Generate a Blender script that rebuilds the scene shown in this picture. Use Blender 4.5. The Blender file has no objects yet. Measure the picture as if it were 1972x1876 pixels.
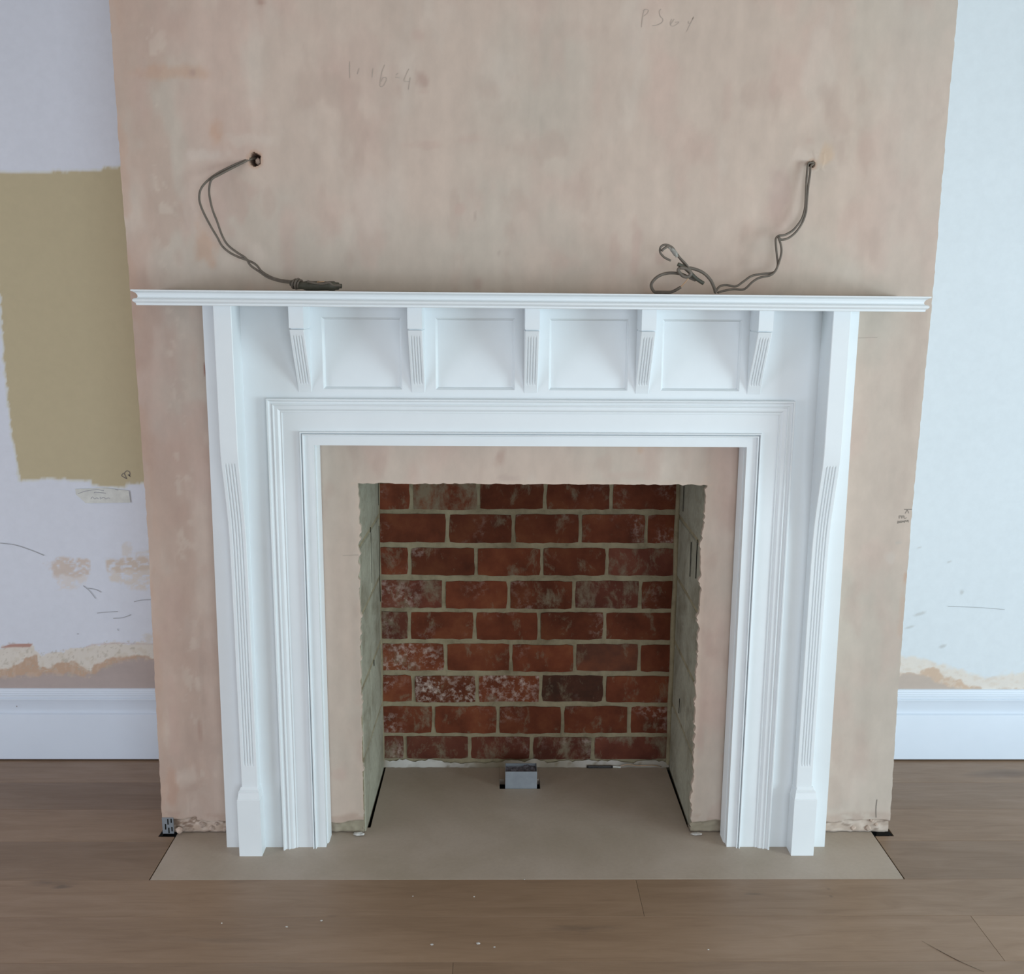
import bpy, bmesh, math, random
import numpy as np
from mathutils import Vector, Matrix
random.seed(7); RNG = np.random.default_rng(7)
scene = bpy.context.scene
C = scene.collection

# ------------------------------------------------------------------ camera
F, PIT, ROL, YAW = 1940.57, 0.190259, 0.0065616, 0.0139025
CAM = np.array([-0.0937, -2.8158, 1.62])
def cam_axes():
    cy, sy, cp, sp, cr, sr = math.cos(YAW), math.sin(YAW), math.cos(PIT), math.sin(PIT), math.cos(ROL), math.sin(ROL)
    fwd = np.array([sy*cp, cy*cp, -sp]); right = np.array([cy, -sy, 0.0]); down = np.cross(fwd, right)
    return cr*right - sr*down, sr*right + cr*down, fwd
RT, DN, FW = cam_axes()
cam = bpy.data.cameras.new('camera'); camo = bpy.data.objects.new('camera', cam); C.objects.link(camo)
cam.sensor_fit = 'HORIZONTAL'; cam.sensor_width = 36; cam.lens = F/1972*36; cam.clip_start = .05
camo.matrix_world = Matrix(((RT[0], -DN[0], -FW[0], CAM[0]), (RT[1], -DN[1], -FW[1], CAM[1]), (RT[2], -DN[2], -FW[2], CAM[2]), (0, 0, 0, 1)))
scene.camera = camo
def at(x, y, Y=None, Z=None, X=None):
    """measure the world point seen at photograph pixel (x, y) on a known plane"""
    d = (x-986)/F*RT + (y-938)/F*DN + FW
    t = (Y-CAM[1])/d[1] if Y is not None else (Z-CAM[2])/d[2] if Z is not None else (X-CAM[0])/d[0]
    return CAM + t*d

# ------------------------------------------------------------------ light
scene.view_settings.view_transform = 'Standard'; scene.view_settings.look = 'None'
scene.view_settings.gamma = 1; scene.view_settings.use_curve_mapping = False
scene.view_settings.exposure = 0.05
w = bpy.data.worlds.new('world'); scene.world = w; w.use_nodes = True
w.node_tree.nodes['Background'].inputs[0].default_value = (.62, .78, 1, 1)
w.node_tree.nodes['Background'].inputs[1].default_value = 1.0
def area(name, loc, rot, sx, sy, power, col):
    l = bpy.data.lights.new(name, 'AREA'); l.shape = 'RECTANGLE'; l.size = sx; l.size_y = sy
    l.energy = power; l.color = col; o = bpy.data.objects.new(name, l); o.location = loc; o.rotation_euler = rot; C.objects.link(o)
    return o
# daylight through the glazed garden doors behind the photographer and the window in the right-hand wall
area('daylight_window_right', (4.52, -2.4, 1.0), (math.radians(90), 0, math.radians(90)), 2.0, 1.6, 148, (.74, .92, 1))
area('daylight_window_left', (-4.52, -2.2, 1.0), (math.radians(90), 0, math.radians(-90)), 1.8, 1.6, 64, (.82, .88, 1))
area('daylight_doors_rear', (1.3, -5.38, 1.05), (math.radians(90), 0, 0), 2.4, 2.0, 74, (.80, .90, 1))

# ------------------------------------------------------------------ helpers
def empty(name, loc, label=None, cat=None, group=None, kind=None):
    o = bpy.data.objects.new(name, None); o.location = loc; C.objects.link(o); o.empty_display_size = .05
    return tag(o, label, cat, group, kind)
def tag(o, label=None, cat=None, group=None, kind=None):
    for k, v in (('label', label), ('category', cat), ('group', group), ('kind', kind)):
        if v: o[k] = v
    return o
def mesh(name, vs, fs, mat, parent=None, smooth=False, col=None, at_origin=None):
    """ONE mesh object; vs in world coordinates, origin moved to at_origin"""
    vs = np.asarray(vs, float)
    org = np.array(at_origin if at_origin is not None else (parent_loc(parent) if parent is not None else (0, 0, 0)), float)
    me = bpy.data.meshes.new(name); me.from_pydata((vs-org).tolist(), [], [tuple(f) for f in fs])
    if col is not None:
        a = me.color_attributes.new('Col', 'FLOAT_COLOR', 'POINT')
        c4 = np.ones((len(vs), 4)); c4[:, :3] = col; a.data.foreach_set('color', c4.ravel())
    if smooth: me.polygons.foreach_set('use_smooth', [True]*len(me.polygons))
    me.materials.append(mat); me.update()
    o = bpy.data.objects.new(name, me); C.objects.link(o)
    o.location = org
    if parent is not None:
        o.parent = parent; o.location = org - parent_loc(parent)
    return o
def parent_loc(p):
    l = np.array(p.location)
    while p.parent: p = p.parent; l = l + np.array(p.location)
    return l
def fixnormals(o, angle=None):
    bm = bmesh.new(); bm.from_mesh(o.data); bmesh.ops.remove_doubles(bm, verts=bm.verts, dist=1e-6)
    bmesh.ops.recalc_face_normals(bm, faces=bm.faces); bm.to_mesh(o.data); bm.free()
    if angle:
        o.data.polygons.foreach_set('use_smooth', [True]*len(o.data.polygons))
        o.data.set_sharp_from_angle(angle=math.radians(angle))
    return o
def bevel(o, wd, seg=2, ang=40):
    m = o.modifiers.new('bevel', 'BEVEL'); m.width = wd; m.segments = seg; m.limit_method = 'ANGLE'; m.angle_limit = math.radians(ang)
    return o
def box(name, x0, x1, y0, y1, z0, z1, mat, parent=None, bw=0, seg=2, origin=None):
    vs = [(x, y, z) for x in (x0, x1) for y in (y0, y1) for z in (z0, z1)]
    fs = [(0, 1, 3, 2), (4, 6, 7, 5), (0, 4, 5, 1), (2, 3, 7, 6), (0, 2, 6, 4), (1, 5, 7, 3)]
    o = mesh(name, vs, fs, mat, parent, at_origin=origin if origin is not None or parent is not None else ((x0+x1)/2, (y0+y1)/2, z0))
    if bw: bevel(o, bw, seg)
    return o
def prism(name, poly, z0, z1, mat, parent=None, origin=None, bw=0):
    n = len(poly); vs = [(x, y, z0) for x, y in poly] + [(x, y, z1) for x, y in poly]
    fs = [tuple(range(n))[::-1], tuple(range(n, 2*n))] + [(i, (i+1) % n, n+(i+1) % n, n+i) for i in range(n)]
    o = mesh(name, vs, fs, mat, parent, at_origin=origin); fixnormals(o)
    if bw: bevel(o, bw, 1)
    return o
def stack(name, rings, mat, parent, cap=True, angle=35):
    """loft of equally long rings of points"""
    n = len(rings[0]); vs = [p for r in rings for p in r]; fs = []
    for k in range(len(rings)-1):
        for i in range(n):
            j = (i+1) % n; fs.append((k*n+i, k*n+j, (k+1)*n+j, (k+1)*n+i))
    if cap: fs += [tuple(range(n))[::-1], tuple((len(rings)-1)*n+i for i in range(n))]
    return fixnormals(mesh(name, vs, fs, mat, parent), angle)
def strip_loft(name, stations, mat, parent, angle=30, closed=False):
    """stations: list of polylines (same length), skinned one to the next; ends capped"""
    n = len(stations[0]); vs = [p for s in stations for p in s]; fs = []
    for k in range(len(stations)-1):
        for i in range(n-1+(1 if closed else 0)):
            j = (i+1) % n; fs.append((k*n+i, k*n+j, (k+1)*n+j, (k+1)*n+i))
    return fixnormals(mesh(name, vs, fs, mat, parent), angle)
def catmull(pts, sub=6):
    P = [np.array(p, float) for p in pts]; P = [2*P[0]-P[1]] + P + [2*P[-1]-P[-2]]; out = []
    for i in range(1, len(P)-2):
        for s in range(sub):
            t = s/sub
            out.append(.5*((2*P[i]) + (-P[i-1]+P[i+1])*t + (2*P[i-1]-5*P[i]+4*P[i+1]-P[i+2])*t*t + (-P[i-1]+3*P[i]-3*P[i+1]+P[i+2])*t**3))
    out.append(P[-2]); return out
def tube(name, pts, r, mat, parent, sub=6, n=8, flat=1.0, raw=False, rest=False):
    c = pts if raw else catmull(pts, sub); c = [np.array(p) for p in c]; vs = []; fs = []
    if rest:
        rm = max(r) if hasattr(r, '__len__') else r
        for p in c: p[2] = max(p[2], 1.6212-.0024*p[0]+rm)
    up = np.array([0, -1.0, 0]); m = len(c)
    rr = r if hasattr(r, '__len__') else [r]*m
    for k in range(m):
        t = c[min(k+1, m-1)]-c[max(k-1, 0)]; t = t/(np.linalg.norm(t)+1e-9)
        a = np.cross(t, up); a /= (np.linalg.norm(a)+1e-9); b = np.cross(t, a)
        rad = rr[int(k*len(rr)/m)] if len(rr) != m else rr[k]
        for i in range(n):
            th = 2*math.pi*i/n; vs.append(c[k]+rad*(math.cos(th)*a+flat*math.sin(th)*b))
    for k in range(m-1):
        for i in range(n): fs.append((k*n+i, k*n+(i+1) % n, (k+1)*n+(i+1) % n, (k+1)*n+i))
    fs += [tuple(range(n))[::-1], tuple((m-1)*n+i for i in range(n))]
    o = mesh(name, vs, fs, mat, parent, smooth=True); return o

# numpy noise / masks, used for the stains and patches that the walls really have
def _h(ix, iz, s):
    v = (ix.astype(np.int64)*374761393 + iz.astype(np.int64)*668265263 + s*974634777) & 0x7fffffff
    v = ((v ^ (v >> 13))*1274126177) & 0x7fffffff
    return ((v ^ (v >> 16)) & 0xffff)/65535.0
def vn(x, z, s=0):
    x0 = np.floor(x); z0 = np.floor(z); fx = x-x0; fz = z-z0; fx = fx*fx*(3-2*fx); fz = fz*fz*(3-2*fz)
    a, b, c, d = _h(x0, z0, s), _h(x0+1, z0, s), _h(x0, z0+1, s), _h(x0+1, z0+1, s)
    return (a*(1-fx)+b*fx)*(1-fz)+(c*(1-fx)+d*fx)*fz
def fbm(x, z, s=0, o=4):
    t = 0; a = .5
    for k in range(o): t = t+a*vn(x*2**k, z*2**k, s+k*17); a *= .5
    return t/(1-.5**o)
def sm(a, b, v): t = np.clip((v-a)/(b-a), 0, 1); return t*t*(3-2*t)
def polysd(px, pz, poly):
    """signed distance, negative inside"""
    d = np.full(px.shape, 1e9); ins = np.zeros(px.shape, bool); n = len(poly)
    for i in range(n):
        ax, az = poly[i]; bx, bz = poly[(i+1) % n]; ex, ez = bx-ax, bz-az
        t = np.clip(((px-ax)*ex+(pz-az)*ez)/(ex*ex+ez*ez+1e-12), 0, 1)
        d = np.minimum(d, np.hypot(px-ax-t*ex, pz-az-t*ez))
        if abs(ez) > 1e-12:
            c = ((az > pz) != (bz > pz)) & (px < ex*(pz-az)/ez+ax); ins ^= c
    return np.where(ins, -d, d)
def blend(col, m, c): return col*(1-m[:, None])+np.array(c)[None, :]*m[:, None]

# ------------------------------------------------------------------ materials
def mk(name):
    m = bpy.data.materials.new(name); m.use_nodes = True; nt = m.node_tree; nt.nodes.clear()
    out = nt.nodes.new('ShaderNodeOutputMaterial'); b = nt.nodes.new('ShaderNodeBsdfPrincipled')
    nt.links.new(b.outputs[0], out.inputs[0]); return m, nt, b
def node(nt, t, **kw):
    n = nt.nodes.new(t)
    for k, v in kw.items():
        if k in n.inputs: n.inputs[k].default_value = v
        else: setattr(n, k, v)
    return n
def noise(nt, scale, detail=4, rough=.55, vec=None, stretch=None, coord='Object', dist=0):
    tc = node(nt, 'ShaderNodeTexCoord'); n = node(nt, 'ShaderNodeTexNoise'); n.inputs['Scale'].default_value = scale
    n.inputs['Detail'].default_value = detail; n.inputs['Roughness'].default_value = rough; n.inputs['Distortion'].default_value = dist
    src = vec if vec is not None else tc.outputs[coord]
    if stretch:
        mp = node(nt, 'ShaderNodeMapping'); mp.inputs['Scale'].default_value = stretch; nt.links.new(src, mp.inputs[0]); src = mp.outputs[0]
    nt.links.new(src, n.inputs['Vector']); return n
def ramp(nt, src, stops):
    r = node(nt, 'ShaderNodeValToRGB'); e = r.color_ramp.elements
    while len(e) < len(stops): e.new(.5)
    for i, (p, c) in enumerate(stops): e[i].position = p; e[i].color = (*c, 1) if len(c) == 3 else c
    nt.links.new(src, r.inputs[0]); return r
def mixc(nt, fac, a, b, mode='MIX'):
    m = node(nt, 'ShaderNodeMix'); m.data_type = 'RGBA'; m.blend_type = mode
    for s, i in ((fac, 0), (a, 6), (b, 7)):
        if hasattr(s, 'links') or hasattr(s, 'is_linked'): nt.links.new(s, m.inputs[i])
        elif i == 0: m.inputs[0].default_value = s
        else: m.inputs[i].default_value = (*s, 1)
    return m.outputs[2]
def bumpn(nt, b, src, strength, dist=.002):
    bp = node(nt, 'ShaderNodeBump'); bp.inputs['Strength'].default_value = strength; bp.inputs['Distance'].default_value = dist
    nt.links.new(src, bp.inputs['Height']); nt.links.new(bp.outputs[0], b.inputs['Normal']); return bp
def simple(name, c, rough=.6, var=.06, scale=30, bump=.15, metal=0, spec=.5, stretch=None, bdist=.001):
    m, nt, b = mk(name); n = noise(nt, scale, 5, stretch=stretch)
    r = ramp(nt, n.outputs[0], [(.3, tuple(x*(1-var) for x in c)), (.7, tuple(min(1, x*(1+var)) for x in c))])
    nt.links.new(r.outputs[0], b.inputs['Base Color']); b.inputs['Roughness'].default_value = rough
    b.inputs['Metallic'].default_value = metal; b.inputs['Specular IOR Level'].default_value = spec
    if bump: bumpn(nt, b, n.outputs[0], bump, bdist)
    return m
def painted(name, rough, nscale, namp, bump, bscale, stretch=None, spec=.3):
    """colour from the surface's own paint attribute, broken up by fine noise"""
    m, nt, b = mk(name); a = node(nt, 'ShaderNodeAttribute'); a.attribute_name = 'Col'
    n = noise(nt, nscale, 6, .6, stretch=stretch)
    r = ramp(nt, n.outputs[0], [(.3, (1-namp,)*3), (.7, (1+namp*.4,)*3)])
    nt.links.new(mixc(nt, 1.0, a.outputs[0], r.outputs[0], 'MULTIPLY'), b.inputs['Base Color'])
    b.inputs['Roughness'].default_value = rough; b.inputs['Specular IOR Level'].default_value = spec
    n2 = noise(nt, bscale, 5, .6); bumpn(nt, b, n2.outputs[0], bump, .003)
    return m
WHITE = (.775, .818, .835)
M_white = simple('white_eggshell_paint', WHITE, rough=.42, var=.012, scale=14, bump=.05, spec=.4)
M_skirt = simple('white_skirting_paint', (.71, .79, .89), rough=.38, var=.012, scale=10, bump=.04, spec=.45)
M_plaster = painted('raw_pink_plaster', .82, 26, .07, .22, 9, stretch=(1, 1, .6))
M_wall = painted('patched_white_wall', .8, 40, .03, .15, 14)
M_roomwall = simple('bare_plaster_room_wall', (.60, .51, .44), rough=.9, var=.01, scale=5, bump=.02)
M_ceil = simple('bare_plaster_ceiling', (.60, .53, .47), rough=.9, var=.01, scale=5, bump=.02)
M_dark = simple('dark_void', (.012, .011, .010), rough=.95, var=.2, scale=40, bump=.2, spec=.1)
M_block = None
def firebox_mat(name, base, alt, scale=7):
    m, nt, b = mk(name); n = noise(nt, scale, 7, .62, dist=.6); n2 = noise(nt, 60, 4)
    r = ramp(nt, n.outputs[0], [(.33, alt), (.5, base), (.72, tuple(min(1, c*1.18) for c in base))])
    nt.links.new(mixc(nt, .25, r.outputs[0], ramp(nt, n2.outputs[0], [(.3, (.3,)*3), (.7, (.9,)*3)]).outputs[0], 'MULTIPLY'), b.inputs['Base Color'])
    b.inputs['Roughness'].default_value = .92; b.inputs['Specular IOR Level'].default_value = .15
    ad = node(nt, 'ShaderNodeMath', operation='ADD'); nt.links.new(n.outputs[0], ad.inputs[0]); nt.links.new(n2.outputs[0], ad.inputs[1])
    bumpn(nt, b, ad.outputs[0], .6, .004); return m
M_block = firebox_mat('grey_block_render', (.37, .355, .275), (.26, .235, .17))
M_mortar = firebox_mat('smeared_mortar', (.33, .285, .185), (.23, .19, .12), 11)
def brick_mat(name, reds, smear, bloom=0.0, dark=1.0):
    m, nt, b = mk(name); oi = node(nt, 'ShaderNodeObjectInfo')
    tc = node(nt, 'ShaderNodeTexCoord'); ad = node(nt, 'ShaderNodeVectorMath', operation='ADD')
    sc = node(nt, 'ShaderNodeVectorMath', operation='SCALE'); cb = node(nt, 'ShaderNodeCombineXYZ')
    for i in range(3): nt.links.new(oi.outputs['Random'], cb.inputs[i])
    nt.links.new(cb.outputs[0], sc.inputs[0]); sc.inputs['Scale'].default_value = 37
    nt.links.new(tc.outputs['Object'], ad.inputs[0]); nt.links.new(sc.outputs[0], ad.inputs[1]); v = ad.outputs[0]
    n = noise(nt, 9, 6, .6, vec=v); r = ramp(nt, n.outputs[0], [(.3, reds[0]), (.5, reds[1]), (.72, reds[2])])
    hv = node(nt, 'ShaderNodeHueSaturation'); mr = node(nt, 'ShaderNodeMapRange')
    mr.inputs['To Min'].default_value = .62*dark; mr.inputs['To Max'].default_value = 1.06*dark
    nt.links.new(oi.outputs['Random'], mr.inputs[0]); nt.links.new(mr.outputs[0], hv.inputs['Value']); nt.links.new(r.outputs[0], hv.inputs['Color'])
    s = noise(nt, 16, 8, .72, vec=v, dist=.25, stretch=(1, 1, .6)); sr = ramp(nt, s.outputs[0], [(.60-smear*.25, (0, 0, 0)), (.74-smear*.2, (.85,)*3)])
    c1 = mixc(nt, sr.outputs[0], hv.outputs[0], (.22, .185, .125))
    s2 = noise(nt, 55, 5, .7, vec=v); s3 = noise(nt, 7, 3, .5, vec=v)
    mu = node(nt, 'ShaderNodeMath', operation='MULTIPLY')
    nt.links.new(ramp(nt, s2.outputs[0], [(.48, (0,)*3), (.66, (1,)*3)]).outputs[0], mu.inputs[0])
    nt.links.new(ramp(nt, s3.outputs[0], [(.60-bloom*.35, (0,)*3), (.80-bloom*.25, (.5+bloom*.4,)*3)]).outputs[0], mu.inputs[1])
    c2 = mixc(nt, mu.outputs[0], c1, (.58, .48, .42))
    nt.links.new(c2, b.inputs['Base Color']); b.inputs['Roughness'].default_value = .85; b.inputs['Specular IOR Level'].default_value = .2
    ad2 = node(nt, 'ShaderNodeMath', operation='ADD'); nt.links.new(s.outputs[0], ad2.inputs[0]); nt.links.new(s2.outputs[0], ad2.inputs[1])
    bumpn(nt, b, ad2.outputs[0], .5, .003); return m
RED = ((.098, .026, .012), (.165, .044, .020), (.23, .075, .032))
M_brick = brick_mat('red_brick', RED, .18, .15)
M_brick_bloom = brick_mat('salted_red_brick', RED, .2, .85)
M_brick_dark = brick_mat('burnt_dark_brick', ((.06, .028, .018), (.105, .040, .024), (.18, .060, .030)), .1, .0)
M_brick_smear = brick_mat('mortar_smeared_brick', RED, .85, .1, .9)
M_brick_dirty = brick_mat('dusty_red_brick', ((.11, .032, .020), (.165, .050, .030), (.22, .075, .045)), .42, .3)
KNOTS = []
for px, py, rx, ry, st in ((95, 1700, .085, .018, .55), (118, 1708, .03, .010, .6), (460, 1698, .04, .014, .35), (1135, 1788, .10, .022, .55), (1595, 1712, .012, .012, .6), (1600, 1726, .008, .008, .6), (400, 1810, .14, .016, .3), (1030, 1700, .05, .010, .3), (1450, 1722, .03, .008, .4), (640, 1765, .02, .01, .2)):
    p_ = at(px, py, Z=0); KNOTS.append((p_[0], p_[1], rx, ry, st))
def rampk(nt, src, st):
    mr = node(nt, 'ShaderNodeMapRange'); mr.interpolation_type = 'SMOOTHSTEP'; mr.inputs['From Min'].default_value = 2.3; mr.inputs['From Max'].default_value = 1.1
    mr.inputs['To Min'].default_value = 0; mr.inputs['To Max'].default_value = st; nt.links.new(src, mr.inputs[0]); return mr.outputs[0]
def oak(name):
    m, nt, b = mk(name); oi = node(nt, 'ShaderNodeObjectInfo'); tc = node(nt, 'ShaderNodeTexCoord')
    cb = node(nt, 'ShaderNodeCombineXYZ'); sc = node(nt, 'ShaderNodeVectorMath', operation='SCALE'); ad = node(nt, 'ShaderNodeVectorMath', operation='ADD')
    for i in range(3): nt.links.new(oi.outputs['Random'], cb.inputs[i])
    nt.links.new(cb.outputs[0], sc.inputs[0]); sc.inputs['Scale'].default_value = 53
    nt.links.new(tc.outputs['Object'], ad.inputs[0]); nt.links.new(sc.outputs[0], ad.inputs[1]); v = ad.outputs[0]
    g = noise(nt, 9, 8, .62, vec=v, stretch=(.5, 3.2, 1), dist=.8); f = noise(nt, 60, 5, .65, vec=v, stretch=(.12, 3, 1))
    big = noise(nt, 1.6, 3, .5, vec=v, stretch=(.7, 2, 1), dist=.5)
    r = ramp(nt, g.outputs[0], [(.25, (.238, .155, .098)), (.5, (.278, .186, .120)), (.75, (.312, .213, .143))])
    c = mixc(nt, .5, r.outputs[0], ramp(nt, f.outputs[0], [(.3, (.86, .85, .84)), (.7, (1.03, 1.03, 1.03))]).outputs[0], 'MULTIPLY')
    c = mixc(nt, .7, c, ramp(nt, big.outputs[0], [(.3, (.84, .82, .80)), (.7, (1.1, 1.1, 1.1))]).outputs[0], 'MULTIPLY')
    k = noise(nt, 3.2, 2, .4, vec=v, stretch=(.55, 1.6, 1)); c = mixc(nt, ramp(nt, k.outputs[0], [(.70, (0,)*3), (.80, (.55,)*3)]).outputs[0], c, (.09, .06, .045))
    ge = node(nt, 'ShaderNodeNewGeometry'); wob = noise(nt, 26, 4, .6, vec=ge.outputs['Position'], stretch=(.35, 1, 1))
    for (kx, ky, rx, ry, st) in KNOTS:
        su = node(nt, 'ShaderNodeVectorMath', operation='SUBTRACT'); su.inputs[1].default_value = (kx, ky, 0); nt.links.new(ge.outputs['Position'], su.inputs[0])
        mu = node(nt, 'ShaderNodeVectorMath', operation='MULTIPLY'); mu.inputs[1].default_value = (1/rx, 1/ry, 0); nt.links.new(su.outputs[0], mu.inputs[0])
        le = node(nt, 'ShaderNodeVectorMath', operation='LENGTH'); nt.links.new(mu.outputs[0], le.inputs[0])
        a2 = node(nt, 'ShaderNodeMath', operation='MULTIPLY_ADD'); nt.links.new(wob.outputs[0], a2.inputs[0]); a2.inputs[1].default_value = 2.4; nt.links.new(le.outputs['Value'], a2.inputs[2])
        c = mixc(nt, rampk(nt, a2.outputs[0], st), c, (.085, .062, .048))
    hv = node(nt, 'ShaderNodeHueSaturation'); mr = node(nt, 'ShaderNodeMapRange'); mr.inputs['To Min'].default_value = .86; mr.inputs['To Max'].default_value = 1.10
    nt.links.new(oi.outputs['Random'], mr.inputs[0]); nt.links.new(mr.outputs[0], hv.inputs['Value']); nt.links.new(c, hv.inputs['Color'])
    nt.links.new(hv.outputs[0], b.inputs['Base Color']); b.inputs['Specular IOR Level'].default_value = .5
    rr = ramp(nt, g.outputs[0], [(.3, (.50,)*3), (.7, (.39,)*3)]); nt.links.new(rr.outputs[0], b.inputs['Roughness'])
    bumpn(nt, b, f.outputs[0], .12, .0008); return m
M_oak = oak('fumed_oak_boards')
def stone(name):
    m, nt, b = mk(name); n = noise(nt, 3.5, 7, .6, dist=.4); n2 = noise(nt, 90, 3)
    r = ramp(nt, n.outputs[0], [(.3, (.39, .325, .25)), (.55, (.45, .375, .305)), (.75, (.49, .415, .345))])
    nt.links.new(mixc(nt, .12, r.outputs[0], n2.outputs[0], 'MULTIPLY'), b.inputs['Base Color'])
    b.inputs['Roughness'].default_value = .5; b.inputs['Specular IOR Level'].default_value = .3; bumpn(nt, b, n.outputs[0], .05, .001); return m
M_stone = stone('dusty_grey_stone')
M_flex = simple('grey_flex', (.135, .112, .088), rough=.55, var=.2, scale=60, bump=.1)
M_tape = simple('dark_green_tape', (.062, .060, .043), rough=.5, var=.35, scale=45, bump=.5, bdist=.002)
M_greytape = simple('grey_tape', (.30, .29, .26), rough=.5, var=.3, scale=60, bump=.4)
M_copper = simple('bare_copper', (.55, .36, .22), rough=.4, var=.1, metal=.8)
M_galv = simple('galvanised_steel', (.30, .335, .37), rough=.42, var=.12, scale=22, bump=.05, metal=.35, spec=.6)
M_foil = simple('crumpled_grey_lining', (.12, .115, .135), rough=.6, var=.5, scale=60, bump=.8, bdist=.004)
M_pencil = simple('pencil_line', (.24, .21, .18), rough=.9, var=.1)
M_fpencil = simple('faint_pencil_line', (.43, .36, .305), rough=.9, var=.1)
M_fpencil2 = simple('dark_grain', (.10, .07, .05), rough=.9, var=.1)
M_wallmark = simple('scuff_grey', (.40, .41, .43), rough=.9, var=.1)
M_ink = simple('dark_pen_ink', (.10, .09, .08), rough=.7, var=.1)
M_label = simple('yellowed_masking_tape', (.68, .70, .66), rough=.8, var=.1, scale=40, bump=.1)
M_chunk = simple('broken_plaster', (.50, .395, .325), rough=.95, var=.25, scale=60, bump=.8, bdist=.004)
M_dust = simple('white_plaster_dust', (.62, .61, .58), rough=.95, var=.3, scale=90, bump=.9, bdist=.004)
M_gapblack = simple('dark_gap_black', (.02, .02, .02), rough=.4, var=.1)

# ------------------------------------------------------------------ room shell
YB = .512          # alcove wall plane; the chimney breast face is y = 0
XL, XR, YR, ZC = -4.5, 4.5, -5.4, 2.85
def edges(*segs):
    out = []
    for a, b, st in segs: out += list(np.linspace(a, b, max(2, int(round((b-a)/st))+1)))
    return np.unique(np.round(out, 5))
def gridmesh(name, xs, zs, yfun, colfun, mat, skip=None, parent=None, xw=None, zw=None):
    X, Z = np.meshgrid(xs, zs); x = X.ravel().copy(); z = Z.ravel().copy()
    cx = (X[:-1, :-1]+X[1:, 1:]).ravel()/2; cz = (Z[:-1, :-1]+Z[1:, 1:]).ravel()/2
    nx = len(xs); ii, jj = np.meshgrid(np.arange(nx-1), np.arange(len(zs)-1)); a = (jj*nx+ii).ravel()
    fs = np.stack([a, a+1, a+1+nx, a+nx], 1)
    if skip is not None: fs = fs[~skip(cx, cz)]
    x2 = x+(xw(x, z) if xw else 0); z2 = z+(zw(x, z) if zw else 0)
    y = yfun(x, z); col = colfun(x, z)
    used = np.unique(fs); rm = -np.ones(len(x), int); rm[used] = np.arange(len(used))
    o = mesh(name, np.stack([x2, y, z2], 1)[used], rm[fs].tolist(), mat, parent, smooth=True, col=col[used])
    return o

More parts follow.
